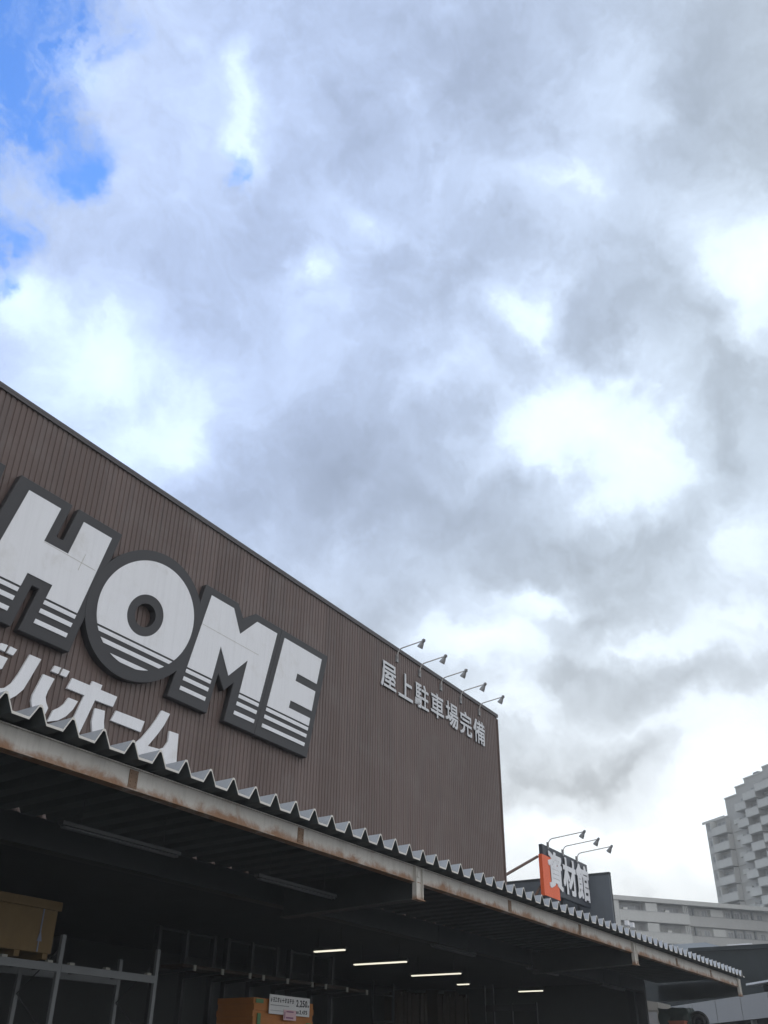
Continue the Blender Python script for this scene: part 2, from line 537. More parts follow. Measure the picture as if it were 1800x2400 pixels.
def add_glyph(mb, ch, x0, z0, x1, z1, y0, y1, bold):
    """heavy character: the regular strokes repeated with small shifts"""
    k = 0
    for dx in (-1, 0, 1):
        for dz in (-1, 0, 1):
            add_mesh(mb, glyph_mesh(ch, x0 + bold + dx * bold, z0 + bold + dz * bold, x1 - bold + dx * bold, z1 - bold + dz * bold, y0 + 0.0007 * k, y1))
            k += 1


def add_mesh(mb, me):
    mb.b.from_mesh(me)
    bpy.data.meshes.remove(me)


# ------------------------------------------------------------------ setting: ground
g = MB(); g.face([(-410, -410, 0), (410, -410, 0), (410, 410, 0), (-410, 410, 0)])
structure(g.build('ground', M_ASPH))
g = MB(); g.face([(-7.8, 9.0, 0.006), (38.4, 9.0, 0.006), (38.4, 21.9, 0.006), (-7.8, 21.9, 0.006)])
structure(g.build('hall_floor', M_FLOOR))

# ------------------------------------------------------------------ store building
YW = 12.2                                        # plane of the ribbed wall
XR = 26.64                                       # its right corner
ZT = 11.70
XL = -8.0
store = thing('store_building', (XR, YW, 0), 'brown ribbed metal clad home centre with huge white letters on its wall', 'building')
w = MB()
pitch = 0.1155
prof = []
x = XL
while x < XR - pitch:
    prof += [(x, 0.0), (x + 0.070, 0.0), (x + 0.080, 0.016), (x + 0.1055, 0.016)]
    x += pitch
prof += [(XR, 0.0)]
zz = (5.02, ZT)
vs = [[w.b.verts.new((px, YW + d, z)) for px, d in prof] for z in zz]
for i in range(len(prof) - 1):
    w.b.faces.new((vs[0][i], vs[0][i + 1], vs[1][i + 1], vs[1][i]))
# right side wall, ribbed as well
prof2 = []
y = YW
while y < 40:
    prof2 += [(y, 0.0), (y + 0.070, 0.0), (y + 0.080, 0.024), (y + 0.1055, 0.024)]
    y += pitch
vs2 = [[w.b.verts.new((XR - d, py, z)) for py, d in prof2] for z in zz]
for i in range(len(prof2) - 1):
    w.b.faces.new((vs2[0][i], vs2[0][i + 1], vs2[1][i + 1], vs2[1][i]))
w.build('wall', M_SIDING, store)
MB().box(XL, YW + 0.05, 5.13, XR - 0.05, 40, ZT - 0.25).build('wall_core', M_CONC, store)
c = MB()
c.box(XL, YW - 0.035, ZT, XR + 0.035, YW + 0.22, ZT + 0.055)
c.box(XR - 0.2, YW + 0.223, ZT, XR + 0.035, 40, ZT + 0.055)
c.box(XL, YW - 0.032, ZT - 0.05, XR + 0.03, YW - 0.006, ZT - 0.003)
c.build('coping', M_COPING, store)
MB().box(XR - 0.03, YW - 0.028, 5.02, XR + 0.028, YW + 0.06, ZT - 0.11).build('corner_trim', M_SIDING, store)
MB().box(XL, YW - 0.05, 4.59, 38.4, YW + 0.25, 5.015).build('lintel', M_DARKST, store)
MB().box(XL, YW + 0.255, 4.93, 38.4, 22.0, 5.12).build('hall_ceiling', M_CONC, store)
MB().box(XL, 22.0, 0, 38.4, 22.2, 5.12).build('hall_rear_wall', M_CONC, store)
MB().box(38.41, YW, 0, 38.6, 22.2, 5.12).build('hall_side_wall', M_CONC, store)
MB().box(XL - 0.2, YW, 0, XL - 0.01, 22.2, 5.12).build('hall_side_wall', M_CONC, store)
for gx in (-7.85, 3.85, 38.2):
    MB().box(gx - 0.12, YW + 0.3, 0, gx + 0.12, YW + 0.54, 4.92).build('column', M_DARKST, store)

# ------------------------------------------------------------------ big letters on the wall
SH = 0.26
KL = 1.0082                                      # the outlines were measured 0.1 m in front of the faces
ZB = 8.9


def sh(u, z):
    return ((u + SH * (z - ZB)) * KL, CAMZ + (z - CAMZ) * KL)


def shp(pts):
    return [sh(u, z) for u, z in pts]


logo = thing('giant_letter_sign', (12.0, YW, 7.6), 'giant slanted white letters HOME with striped feet on dark raised backing boards', 'sign')
YB = YW - 0.14                                   # front of the backing boards
YF = YB - 0.012                                  # front of the white faces
STR = [(8.19, 8.265), (8.02, 8.10), (7.815, 7.895)]


def stem_stripes(mb, u0, u1):
    for a, b in STR:
        mb.prism(shp([(u0, a), (u1, a), (u1, b), (u0, b)]), YF, YB - 0.002)


def back(pts, k):
    return MB().prism(shp(pts), YB + 0.004 * k, YW - 0.001).build('backing_board', M_BACK, logo, bevel=0.012)


board_h = back([(7.53, 7.6), (8.66, 7.6), (8.66, 8.40), (8.80, 8.40), (8.80, 7.6), (9.84, 7.6), (9.84, 10.17), (8.79, 10.17), (8.79, 9.44), (8.65, 9.44), (8.65, 10.17), (7.53, 10.17)], 0)
board_o = MB().ring(shp(circle(11.06, 8.92, 1.37, 1.355)), shp(circle(11.02, 8.88, 0.245, 0.245)), YB - 0.004, YW - 0.001).build('backing_board', M_BACK, logo)
board_m = back([(12.18, 7.6), (13.27, 7.6), (13.25, 8.47), (13.53, 8.19), (13.73, 8.44), (13.78, 7.6), (14.72, 7.6), (14.72, 10.18), (13.80, 10.18), (13.47, 9.90), (13.20, 10.18), (12.18, 10.18)], 0)
board_e = back([(14.72, 7.6), (16.56, 7.6), (16.52, 10.18), (14.722, 10.18)], 1)
# H
h = MB()
h.prism(shp([(7.78, 8.305), (8.47, 8.305), (8.47, 8.57), (8.985, 8.57), (8.985, 8.305), (9.655, 8.305), (9.655, 9.97), (8.985, 9.97), (8.985, 9.245), (8.465, 9.245), (8.465, 9.97), (7.78, 9.97)]), YF, YB - 0.002)
stem_stripes(h, 7.78, 8.465); stem_stripes(h, 8.985, 9.655)
h.build('letter', M_WHITE, board_h)['label'] = 'white letter H'
# O
o_ = MB()
O = circle(11.07, 8.925, 1.152, 1.125, 96)
upper = clip(O, 8.305, True)
hole_pts = circle(11.02, 8.88, 0.43, 0.43, 64)
# bridge the ring from two halves so that the hole stays open
lft = [p for p in upper]
cu, cz = 11.02, 8.88


def half(poly, sign):
    res = []
    n = len(poly)
    for i in range(n):
        a, b = poly[i], poly[(i + 1) % n]
        ia, ib = sign * (a[0] - cu) >= 0, sign * (b[0] - cu) >= 0
        if ia:
            res.append(a)
        if ia != ib:
            t = (cu - a[0]) / (b[0] - a[0])
            res.append((cu, a[1] + t * (b[1] - a[1])))
    return res


for sg in (1, -1):
    P = half(upper, sg)
    # walk: outline of the half, with the arc of the hole cut out of its straight side
    top = max(p[1] for p in P if abs(p[0] - cu) < 1e-6); bot = min(p[1] for p in P if abs(p[0] - cu) < 1e-6)
    rest = [p for p in P if abs(p[0] - cu) > 1e-6]
    rest.sort(key=lambda p: math.atan2(p[1] - 8.925, sg * (p[0] - 11.07 + sg * 0.0)))
    arc = [(cu + sg * 0.43 * math.cos(t), cz + 0.43 * math.sin(t)) for t in [math.pi / 2 - math.pi * k / 40 for k in range(41)]]
    outline = [(cu, bot)] + rest + [(cu, top)] + arc
    o_.prism(shp(outline), YF, YB - 0.006)
for a, b in STR:
    o_.prism(shp(clip(clip(O, a, True), b, False)), YF, YB - 0.006)
o_.build('letter', M_WHITE, board_o)['label'] = 'white round letter O'
# M
m_ = MB()
m_.prism(shp([(12.40, 8.305), (13.11, 8.305), (13.07, 9.05), (13.52, 8.53), (13.93, 9.05), (13.965, 8.305), (14.61, 8.305), (14.585, 10.0), (13.88, 10.0), (13.49, 9.52), (13.10, 10.0), (12.40, 10.0)]), YF, YB - 0.002)
stem_stripes(m_, 12.40, 13.11); stem_stripes(m_, 13.97, 14.61)
m_.build('letter', M_WHITE, board_m)['label'] = 'white letter M'
# E
e_ = MB()
e_.prism(shp([(14.87, 8.305), (16.36, 8.305), (16.35, 8.49), (15.555, 8.49), (15.555, 8.67), (16.345, 8.67), (16.32, 9.16), (15.56, 9.16), (15.56, 9.35), (16.31, 9.35), (16.29, 10.0), (14.86, 10.0)]), YF, YB + 0.003)
stem_stripes(e_, 14.87, 16.36)
e_.build('letter', M_WHITE, board_e)['label'] = 'white letter E'
# the letter before, almost wholly out of the picture
board_a = back([(4.9, 7.6), (6.0, 7.6), (6.05, 8.0), (6.4, 8.0), (6.45, 7.6), (7.5, 7.6), (7.22, 10.17), (5.6, 10.17)], 0)
MB().prism(shp([(5.15, 7.82), (5.8, 7.82), (5.9, 8.3), (6.55, 8.3), (6.65, 7.82), (7.25, 7.82), (6.98, 9.97), (5.85, 9.97)]), YF, YB - 0.002).build('letter', M_WHITE, board_a)['label'] = 'white letter A'
# faint joints where the face sheets meet
M_JOINT = mat('stained_joint', (0.50, 0.49, 0.45), 0.7, var=0.2, scale=8)
for pts, bd in (([(8.47, 9.222), (9.62, 9.200), (9.62, 9.212), (8.47, 9.234)], board_h), ([(9.295, 9.05), (9.307, 9.05), (9.307, 9.40), (9.295, 9.40)], board_h),
                ([(12.40, 9.295), (14.2, 9.280), (14.2, 9.291), (12.40, 9.306)], board_m)):
    MB().prism(shp(pts), YF - 0.002, YF - 0.0004).build('panel_joint', M_JOINT, bd)

# ------------------------------------------------------------------ katakana below the big letters
kana = thing('katakana_sign', (10.0, YW, 6.3), 'white katakana lettering behind the edge of the zigzag canopy roof', 'sign')
KY0, KY1 = YW - 0.05, YW - 0.012


def kpart(label, *polys):
    k = MB()
    for p in polys:
        k.prism(p, KY0, KY1)
    k.build('letter', M_WHITE, kana)['label'] = label


kpart('white katakana bi', [(8.32, 7.28), (8.45, 7.27), (8.48, 7.39), (8.35, 7.38)], [(8.49, 7.27), (8.61, 7.265), (8.66, 7.38), (8.53, 7.39)],
      [(7.42, 6.36), (8.25, 6.36), (8.32, 6.58), (7.72, 6.60), (7.83, 6.98), (8.47, 6.99), (8.53, 7.19), (7.89, 7.18), (7.93, 7.36), (7.70, 7.36)])
kpart('white katakana ba', [(8.91, 7.39), (8.79, 7.04), (8.70, 6.84), (8.60, 6.73), (8.48, 6.68), (8.34, 6.66), (8.30, 6.46), (8.52, 6.50), (8.69, 6.56), (8.82, 6.67), (8.93, 6.81), (9.02, 7.05), (9.14, 7.39)],
      [(9.24, 7.17), (9.12, 6.78), (9.12, 6.68), (9.15, 6.61), (9.26, 6.48), (9.38, 6.40), (9.46, 6.67), (9.40, 6.75), (9.37, 6.83), (9.39, 6.93), (9.47, 7.17)],
      [(9.38, 7.27), (9.52, 7.27), (9.56, 7.39), (9.42, 7.38)], [(9.56, 7.27), (9.69, 7.27), (9.74, 7.39), (9.60, 7.39)])
kpart('white katakana ho', [(9.82, 7.30), (9.75, 7.10), (10.13, 7.10), (9.90, 6.35), (10.13, 6.35), (10.37, 7.09), (10.78, 7.10), (10.84, 7.30), (10.45, 7.30), (10.47, 7.39), (10.25, 7.39), (10.22, 7.30)],
      [(9.82, 6.96), (9.76, 6.84), (9.68, 6.75), (9.57, 6.67), (9.50, 6.46), (9.70, 6.54), (9.84, 6.65), (9.95, 6.80), (10.02, 6.96)],
      [(10.40, 6.96), (10.38, 6.72), (10.45, 6.50), (10.70, 6.58), (10.64, 6.79), (10.62, 6.98)])
kpart('white long vowel bar', [(10.87, 7.06), (10.79, 6.86), (11.50, 6.86), (11.56, 7.07)])
kpart('white katakana mu', [(11.94, 7.39), (11.84, 7.20), (11.73, 7.02), (11.55, 6.77), (11.40, 6.62), (11.32, 6.40), (11.60, 6.44), (11.99, 6.56), (11.99, 6.69), (11.72, 6.67), (11.91, 6.93), (12.04, 7.13), (12.16, 7.39)],
      [(12.20, 7.08), (12.20, 6.88), (12.12, 6.75), (11.993, 6.68), (11.993, 6.585), (12.12, 6.48), (12.24, 6.40), (12.49, 6.46), (12.46, 6.80), (12.44, 7.09)])

# ------------------------------------------------------------------ rooftop parking sign on the wall
park = thing('rooftop_parking_sign', (22.5, YW, 10.4), 'row of seven small pale kanji high on the brown wall near its corner', 'sign')
for i, ch in enumerate('屋上駐車場完備'):
    x0 = 19.54 + i * 0.886
    k = MB()
    add_glyph(k, ch, x0, 10.41, x0 + 0.765, 11.13, YW - 0.045, YW - 0.02, 0.012)
    k.build('letter', M_SILVER, park)

# ------------------------------------------------------------------ arm lamps


def arm_lamp(name, reach, rise, base_h, label, group):
    t = local(thing(name, (0, 0, 0), label, 'lamp', group))
    a = MB()
    path = [(0, -0.05, 0), (0, -0.05, base_h * 0.75)]
    for k in range(1, 6):
        q = k / 5 * math.pi / 2
        path.append((0, -0.05 - 0.16 * (1 - math.cos(q)), base_h * 0.75 + 0.16 * math.sin(q)))
    zt = path[-1][2]
    path.append((0, -reach, zt + rise))
    a.tube(path, 0.017, 8)
    ao = a.build('arm', M_ARM, t, smooth=True)
    b = MB(); b.box(-0.05, -0.045, -0.10, 0.05, 0.0, 0.10); b.build('wall_bracket', M_LAMP, ao)
    
    hd = MB()
    top = Vector((0, -reach, zt + rise))
    d = Vector((0.10, 0.62, -0.78)).normalized()     # the lamp looks back at the wall
    hd.tube([top + d * s for s in (-0.05, 0.0, 0.07, 0.075, 0.15, 0.22)], [0.03, 0.042, 0.042, 0.05, 0.072, 0.085], 14)
    ho_ = hd.build('lamp_head', M_LAMP, t, smooth=False)
    ln = MB(); ln.tube([top + d * 0.2205, top + d * 0.224], 0.078, 14); ln.build('lens', M_TUBE_OFF, ho_)
    kn = MB(); kn.tube([top + Vector((-0.05, 0, 0)), top + Vector((0.05, 0, 0))], 0.03, 10); kn.build('knuckle', M_LAMP, ho_)
    return t


nth = ['nearest the giant letters', 'second from the giant letters', 'in the middle of the row', 'second from the wall corner', 'nearest the wall corner']
L0 = arm_lamp('arm_lamp', 0.86, 0.07, 0.16, 'thin arm spotlight over the rooftop kanji, ' + nth[0], 'spotlights along the wall top')
L0.location = (20.36, YW, 11.42)
for i in range(1, 5):
    dup(L0, (20.36 + i * 1.238, YW, 11.42), 'thin arm spotlight over the rooftop kanji, ' + nth[i])

# ------------------------------------------------------------------ canopy
YC = 8.8
XC0, XC1 = -8.05, 39.79
canopy = thing('canopy', (16, 9.1, 4.4), 'long steel canopy with zigzag folded metal roof and rusty cream edge beam', 'canopy')
P = 0.4953
prof = []
x = 7.74 - P * 32                                # first ridge
while x < XC1 - 0.2:
    jz, jx = random.uniform(-0.007, 0.007), random.uniform(-0.008, 0.008)
    prof += [(x - 0.018 + jx, 0.185 + jz), (x + 0.018 + jx, 0.185 + jz), (x + 0.126 + jx * 0.5, random.uniform(-0.003, 0.003)), (x + 0.369, random.uniform(-0.003, 0.003))]
    x += P
Z0, Z1 = 5.092, 5.01


def deck_pt(px, dz, y):
    return (px, y, Z0 + (Z1 - Z0) * (y - YC) / (YW - YC) + dz)


d = MB()
underside = MB()
for off in (0.0,):
    va = [d.b.verts.new(deck_pt(px, dz, YC)) for px, dz in prof]
    vb = [d.b.verts.new(deck_pt(px, dz, YW - 0.055)) for px, dz in prof]
    vc = [underside.b.verts.new(deck_pt(px, dz - 0.012, YC)) for px, dz in prof]
    vd = [underside.b.verts.new(deck_pt(px, dz - 0.012, YW - 0.055)) for px, dz in prof]
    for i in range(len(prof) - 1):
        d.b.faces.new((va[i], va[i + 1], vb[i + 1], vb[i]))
        underside.b.faces.new((vc[i + 1], vc[i], vd[i], vd[i + 1]))
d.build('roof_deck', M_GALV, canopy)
underside.build('deck_shade_sheet', M_DECKSHADE, canopy)  # added dark sheet under the deck, standing in for its shade
e = MB()
for i in range(len(prof) - 1):
    (xa, za), (xb, zb) = prof[i], prof[i + 1]
    pts = [deck_pt(xa, za + 0.006, 0), deck_pt(xb, zb + 0.006, 0), deck_pt(xb, zb - 0.018, 0), deck_pt(xa, za - 0.018, 0)]
    top0, top1 = Z0 + za + 0.005, Z0 + zb + 0.005
    e.hexa([(xa, YC - 0.006, top0 - 0.030), (xb, YC - 0.006, top1 - 0.030), (xb, YC - 0.0005, top1 - 0.030), (xa, YC - 0.0005, top0 - 0.030),
            (xa, YC - 0.006, top0), (xb, YC - 0.006, top1), (xb, YC - 0.0005, top1), (xa, YC - 0.0005, top0)])
e.build('edge_trim', M_EDGE, canopy)
YBM = 9.1
b = MB()
b.box(0, 0, 0, 1, 1, 1)
b.b.clear()
bz0, bz1 = 4.77, 5.055
beam = MB()
beam.box(XC0, YBM, bz0 + 0.014, XC1 + 0.15, YBM + 0.012, bz1 - 0.014)
beam.box(XC0, YBM - 0.035, bz0, XC1 + 0.15, YBM + 0.13, bz0 + 0.0135)
beam.box(XC0, YBM - 0.035, bz1 - 0.0135, XC1 + 0.15, YBM + 0.13, bz1)
# object coordinates start at the beam's own lower edge, so that the rust follows it
canopy['_o'] = (16, 9.1, 4.77)
bo = beam.build('edge_beam', M_BEAM, canopy)
canopy['_o'] = (16, 9.1, 4.4)
bo.location = (0, 0, 0.37)
for jx in (-3.6, 0.3, 4.4, 8.6, 12.27, 20.0, 24.1, 32.25, 36.2):
    j = MB()
    j.box(jx - 0.075, YBM - 0.012, bz0 + 0.03, jx + 0.075, YBM - 0.001, bz1 - 0.03)
    for bx in (-0.045, 0.045):
        for k in range(4):
            z = bz0 + 0.06 + k * 0.05
            j.tube([(jx + bx, YBM - 0.022, z), (jx + bx, YBM - 0.011, z)], 0.010, 6)
    j.build('splice_plate', M_RUST, canopy)
for gx in (-8.0 + 0.15, 3.85, 15.94, 28.1, 39.9):
    q = MB()
    f, bk = (YBM + 0.02, 4.475), (YW - 0.06, 4.36)
    def seg(x0, x1, a, c):                          # a, c: heights above the sloping bottom
        q.hexa([(x0, f[0], f[1] + a), (x1, f[0], f[1] + a), (x1, bk[0], bk[1] + a), (x0, bk[0], bk[1] + a),
                (x0, f[0], f[1] + c), (x1, f[0], f[1] + c), (x1, bk[0], bk[1] + c), (x0, bk[0], bk[1] + c)])
    seg(gx - 0.125, gx + 0.125, 0.0, 0.014)
    go = q.build('girder', M_GIRDER, canopy)
    q = MB()
    seg(gx - 0.006, gx + 0.006, 0.0142, 0.56)
    q.build('web', M_WEB, go)
    s_ = MB()
    s_.box(gx - 0.13, YBM - 0.075, 4.476, gx - 0.11, YBM + 0.018, bz1 - 0.02)
    s_.box(gx + 0.11, YBM - 0.075, 4.476, gx + 0.13, YBM + 0.018, bz1 - 0.02)
    s_.box(gx - 0.1095, YBM - 0.03, 4.476, gx + 0.1095, YBM - 0.018, bz1 - 0.02)
    s_.box(gx - 0.15, YBM - 0.10, 4.460, gx + 0.15, YBM + 0.018, 4.4755)
    s_.box(gx - 0.04, YBM - 0.05, 4.86, gx + 0.04, YBM - 0.031, 4.97)
    canopy['_o'] = (16, 9.1, 4.47)
    so = s_.build('girder_end_bracket', M_BEAM, canopy)
    canopy['_o'] = (16, 9.1, 4.4)
    so.location = (0, 0, 0.07)
# unlit strip lights under canopy and lintel


def strip(name, length, lit, label, cat, group):
    t = local(thing(name, (0, 0, 0), label, cat, group))
    hb = MB()
    hb.prism([(-length / 2, 0.0), (length / 2, 0.0), (length / 2, 0.05), (-length / 2, 0.05)], -0.05, 0.05)
    hb.build('housing', M_HOUSING, t)
    for yy in (-0.028, 0.028):
        tb = MB(); tb.tube([(-length / 2 + 0.04, yy, -0.022), (length / 2 - 0.04, yy, -0.022)], 0.016, 8)
        tb.build('tube', M_TUBE_ON if lit else M_TUBE_OFF, t, smooth=True)
    for xx in (-length * 0.35, length * 0.35):
        rd = MB(); rd.tube([(xx, 0, 0.05), (xx, 0, 0.50)], 0.006, 6)
        rd.build('hanger', M_DARKST, t)
    return t


S0 = strip('strip_light', 2.3, False, 'unlit strip light under the canopy roof, nearest the camera', 'strip light', 'unlit strip lights')
S0.location = (9.8, 10.38, 4.50)
dup(S0, (14.0, 10.38, 4.50), 'unlit strip light under the canopy roof, left of the girder bracket')
for lx, lb in ((23.0, 'unlit strip light along the lintel, right of the first girder'), (28.6, 'unlit strip light along the lintel, in the middle of the dark hall front'), (34.6, 'unlit strip light along the lintel, nearest the canopy end')):
    dup(S0, (lx, 12.06, 4.47), lb)
F0 = strip('fluorescent_lamp', 1.75, True, 'lit white tube lamp second from the left in the dark hall', 'lamp', 'lit tube lamps in the hall')
F0.location = (24.0, 14.87, 4.42); F0.rotation_euler = (0, 0, R(90))
dup(F0, (27.4, 15.0, 4.42), 'lit white tube lamp third from the left in the dark hall', R(90))
F2 = strip('fluorescent_lamp', 0.98, True, 'lit white tube lamp leftmost in the dark hall', 'lamp', 'lit tube lamps in the hall')
F2.location = (21.05, 14.52, 4.42); F2.rotation_euler = (0, 0, R(90))
dup(F2, (33.9, 14.80, 4.42), 'lit white tube lamp rightmost in the dark hall', R(90))
F1 = strip('fluorescent_lamp', 0.5, True, 'short lit tube lamp below the third long one', 'lamp', 'lit tube lamps in the hall')
F1.location = (30.6, 15.74, 4.42); F1.rotation_euler = (0, 0, R(90))

# ------------------------------------------------------------------ building materials sign on the right wing
YS = 12.0
msign = thing('roof_sign', (31.0, YS, 5.2), 'dark roof sign with orange corner and three big white kanji', 'sign')
MB().box(29.14, YS, 6.78, 33.05, YS + 0.13, 8.20).build('sign_board', M_NAVY, msign, bevel=0.01)
MB().box(28.98, YS - 0.03, 6.64, 30.25, YS - 0.002, 7.86).build('orange_panel', M_ORANGE, msign)
MB().box(28.98, YS - 0.0015, 6.64, 29.1385, YS + 0.09, 7.86).build('orange_panel_side', M_ORANGE, msign)
for i, ch in enumerate('資材館'):
    x0 = 29.42 + i * 1.205
    k = MB()
    add_glyph(k, ch, x0, 6.93, x0 + 1.15, 8.08, YS - 0.05, YS - 0.0315, 0.036)
    k.build('letter', M_WHITE, msign)
for px in (29.6, 31.1, 32.6):
    fr = MB(); fr.box(px - 0.04, YS + 0.225, 5.0, px + 0.04, YS + 0.30, 8.1); fr.build('post', M_DARKST, msign)
for pa, pb in (((XR + 0.03, YW + 0.02, 6.87), (29.05, YS + 0.16, 7.80)), ((27.6, YW + 0.4, 5.2), (29.15, YS + 0.16, 6.93))):
    stt = MB(); stt.tube([pa, pb], 0.045, 8); stt.build('strut', M_STRUT, msign)
nth = ['leftmost', 'middle', 'rightmost']
K0 = arm_lamp('arm_lamp', 1.30, 0.10, 0.06, 'long arm spotlight over the roof sign, leftmost of three', 'spotlights over the roof sign')
K0.location = (29.55, YS, 8.21)
for i in (1, 2):
    dup(K0, (29.55 + 1.25 * i, YS, 8.21), 'long arm spotlight over the roof sign, %s of three' % nth[i])

fin = thing('screen_wall', (33.4, 14, 5.1), 'dark slate screen wall standing on the roof behind the kanji sign', 'wall')
fw = MB()
fw.box(33.30, 11.33, 5.20, 33.40, 20.0, 7.90)
fw.build('panel', M_FIN, fin)
fc = MB(); fc.box(33.27, 11.30, 7.901, 33.43, 20.0, 7.95); fc.box(33.405, 11.31, 5.2, 33.44, 11.40, 7.90)
fc.build('edge_trim', M_DARKST, fin)
for yy in (12.3, 14.5, 17, 19.5):
    fs = MB()
    fs.hexa([(33.41, yy, 5.1), (34.4, yy, 5.1), (34.4, yy + 0.08, 5.1), (33.41, yy + 0.08, 5.1), (33.41, yy, 7.5), (33.47, yy, 7.5), (33.47, yy + 0.08, 7.5), (33.41, yy + 0.08, 7.5)])
    fs.build('brace', M_DARKST, fin)

# small fittings seen over the zigzag ridges
fl = thing('roof_floodlight', (27.9, 9.1, 5.2), 'small pale twin floodlight on the canopy roof right of the screen wall', 'floodlight')
q = MB(); q.tube([(27.9, 9.1, 5.05), (27.9, 9.1, 5.62)], 0.02, 8); q.tube([(27.65, 9.1, 5.55), (28.15, 9.1, 5.55)], 0.015, 8); q.build('pole', M_ARM, fl)
for dx in (-0.22, 0.22):
    q = MB(); q.box(27.9 + dx - 0.08, 9.0, 5.43, 27.9 + dx + 0.08, 9.09, 5.55); q.build('lamp_head', M_TRIM, fl)

# ------------------------------------------------------------------ under the canopy: racks and goods


rk = thing('pallet_rack', (11.33, 13.0, 0), 'grey pallet rack with the wooden crate on it, nearest the camera', 'rack')
RY0, RY1, RTOP, RZ = 13.0, 13.9, 3.60, 3.06
RX = (9.10, 11.33, 13.52)
for px in RX:
    for py in (RY0, RY1):
        q = MB(); q.box(px - 0.038, py, 0, px + 0.038, py + 0.055, RTOP if py == RY0 else RTOP - 0.12)
        for hz_ in range(20):
            zc = 0.4 + hz_ * 0.16
            q.box(px - 0.010, py - 0.0015, zc, px + 0.010, py - 0.0004, zc + 0.05)
        q.build('upright', M_RACK, rk)
    for k in range(5):
        za, zb_ = 0.3 + k * 0.62, 0.3 + (k + 1) * 0.62
        a, b2 = ((RY0 + 0.055, za), (RY1, zb_)) if k % 2 else ((RY1, za), (RY0 + 0.055, zb_))
        br = MB(); br.tube([(px, a[0], a[1]), (px, b2[0], b2[1])], 0.009, 6); br.build('brace', M_RACKD, rk)
for xa, xb in zip(RX, RX[1:]):
    for py in (RY0 - 0.005, RY1 + 0.005):
        q = MB(); q.box(xa + 0.0385, py, RZ, xb - 0.0385, py + 0.05, RZ + 0.115); q.build('beam', M_RACK, rk)
for cx in (9.4, 10.24, 11.12, 11.57, 12.35, 13.33):
    q = MB(); q.box(cx - 0.03, RY0 + 0.05, RZ + 0.085, cx + 0.03, RY1, RZ + 0.1145); bo_ = q.build('cross_bar', M_RACKD, rk)
    q = MB(); q.box(cx - 0.05, RY0 - 0.012, RZ + 0.1155, cx + 0.05, RY0 + 0.06, RZ + 0.15); q.build('end_cap', M_CAP, bo_)
cr = thing('wooden_crate', (10.5, 13.4, 3.21), 'brown wooden crate on top of the pallet rack', 'crate')
q = MB(); q.box(9.75, 13.06, 3.30, 11.16, 13.85, 3.93); q.build('body', M_WOOD, cr, bevel=0.006)
q = MB(); q.box(9.73, 13.035, 3.932, 11.215, 13.87, 4.07); q.build('lid', M_WOOD, cr, bevel=0.006)
for sx in (9.85, 10.5, 11.05):
    q = MB(); q.box(sx - 0.05, 13.06, 3.212, sx + 0.05, 13.85, 3.299); q.build('skid', M_WOOD, cr)
q = MB(); q.box(10.86, 13.052, 3.31, 10.885, 13.0595, 3.93); q.prism([(10.83, 3.46), (10.92, 3.46), (10.88, 3.60), (10.86, 3.60)], 13.045, 13.0515); q.build('strap', M_STRAP, cr)


def cantilever(xs, label):
    t = thing('cantilever_rack', (xs[1], 15.5, 0), label, 'rack', 'cantilever racks')
    for px in xs:
        q = MB(); q.box(px - 0.045, 15.5, 0, px + 0.045, 15.62, 4.45); q.build('upright', M_RACKD, t)
        for z in (1.2, 2.4, 3.52):
            a = MB()
            a.hexa([(px - 0.03, 14.45, z + 0.03), (px + 0.03, 14.45, z + 0.03), (px + 0.03, 15.499, z - 0.03), (px - 0.03, 15.499, z - 0.03),
                    (px - 0.03, 14.45, z + 0.07), (px + 0.03, 14.45, z + 0.07), (px + 0.03, 15.499, z + 0.05), (px - 0.03, 15.499, z + 0.05)])
            a.build('arm', M_DARKST, t)
        c_ = MB(); c_.box(px - 0.035, 14.42, 3.53, px + 0.035, 14.449, 3.64); c_.build('end_cap', M_CAP, t)
    q = MB(); q.box(xs[0] + 0.046, 15.54, 4.39, xs[-1] - 0.046, 15.57, 4.43); q.build('top_rail', M_RACKD, t)
    q = MB(); q.box(xs[0] - 0.2, 14.6, 3.595, xs[-1] + 0.2, 15.2, 3.66); q.build('plank_load', M_LUMBER, t)
    return t


cantilever((16.09, 16.97, 17.90), 'dim cantilever rack just right of the pallet rack')
cantilever((18.38, 19.28, 20.26), 'dim cantilever rack above the orange plywood')
cantilever((20.82, 21.76, 22.68), 'dim cantilever rack above the price card')

fr3 = thing('frame_rack', (29.3, 18, 0), 'thin dim frame rack beside the upright boards', 'rack')
for px in (28.7, 29.95):
    q = MB(); q.box(px - 0.035, 18, 0, px + 0.035, 18.06, 4.44); q.build('upright', M_RACKD, fr3)
for z in (4.05, 3.30, 2.2):
    q = MB(); q.box(28.736, 18.01, z, 29.914, 18.05, z + 0.05); q.build('rail', M_RACKD, fr3)
for bx0, bx1, zt, lb in ((30.15, 32.3, 4.35, 'dark bundle of boards standing left of the long rail'), (33.0, 35.5, 4.55, 'dark bundle of boards standing behind the long rail')):
    q = MB()
    xx = bx0
    while xx < bx1:
        ww = random.uniform(0.10, 0.2)
        q.box(xx, 18 + random.uniform(0, 0.08), 0, xx + ww - 0.012, 18.5, zt - random.uniform(0, 0.25))
        xx += ww
    tag(q.build('lumber_bundle', M_LUMBER), lb, 'lumber', 'standing lumber')
rr = thing('rail_rack', (31.2, 14.4, 0), 'rack with a long pale rail deep under the canopy', 'rack')
q = MB(); q.box(31.2, 13.5, 3.62, 31.26, 15.25, 3.81); q.build('beam', M_RACKD, rr)
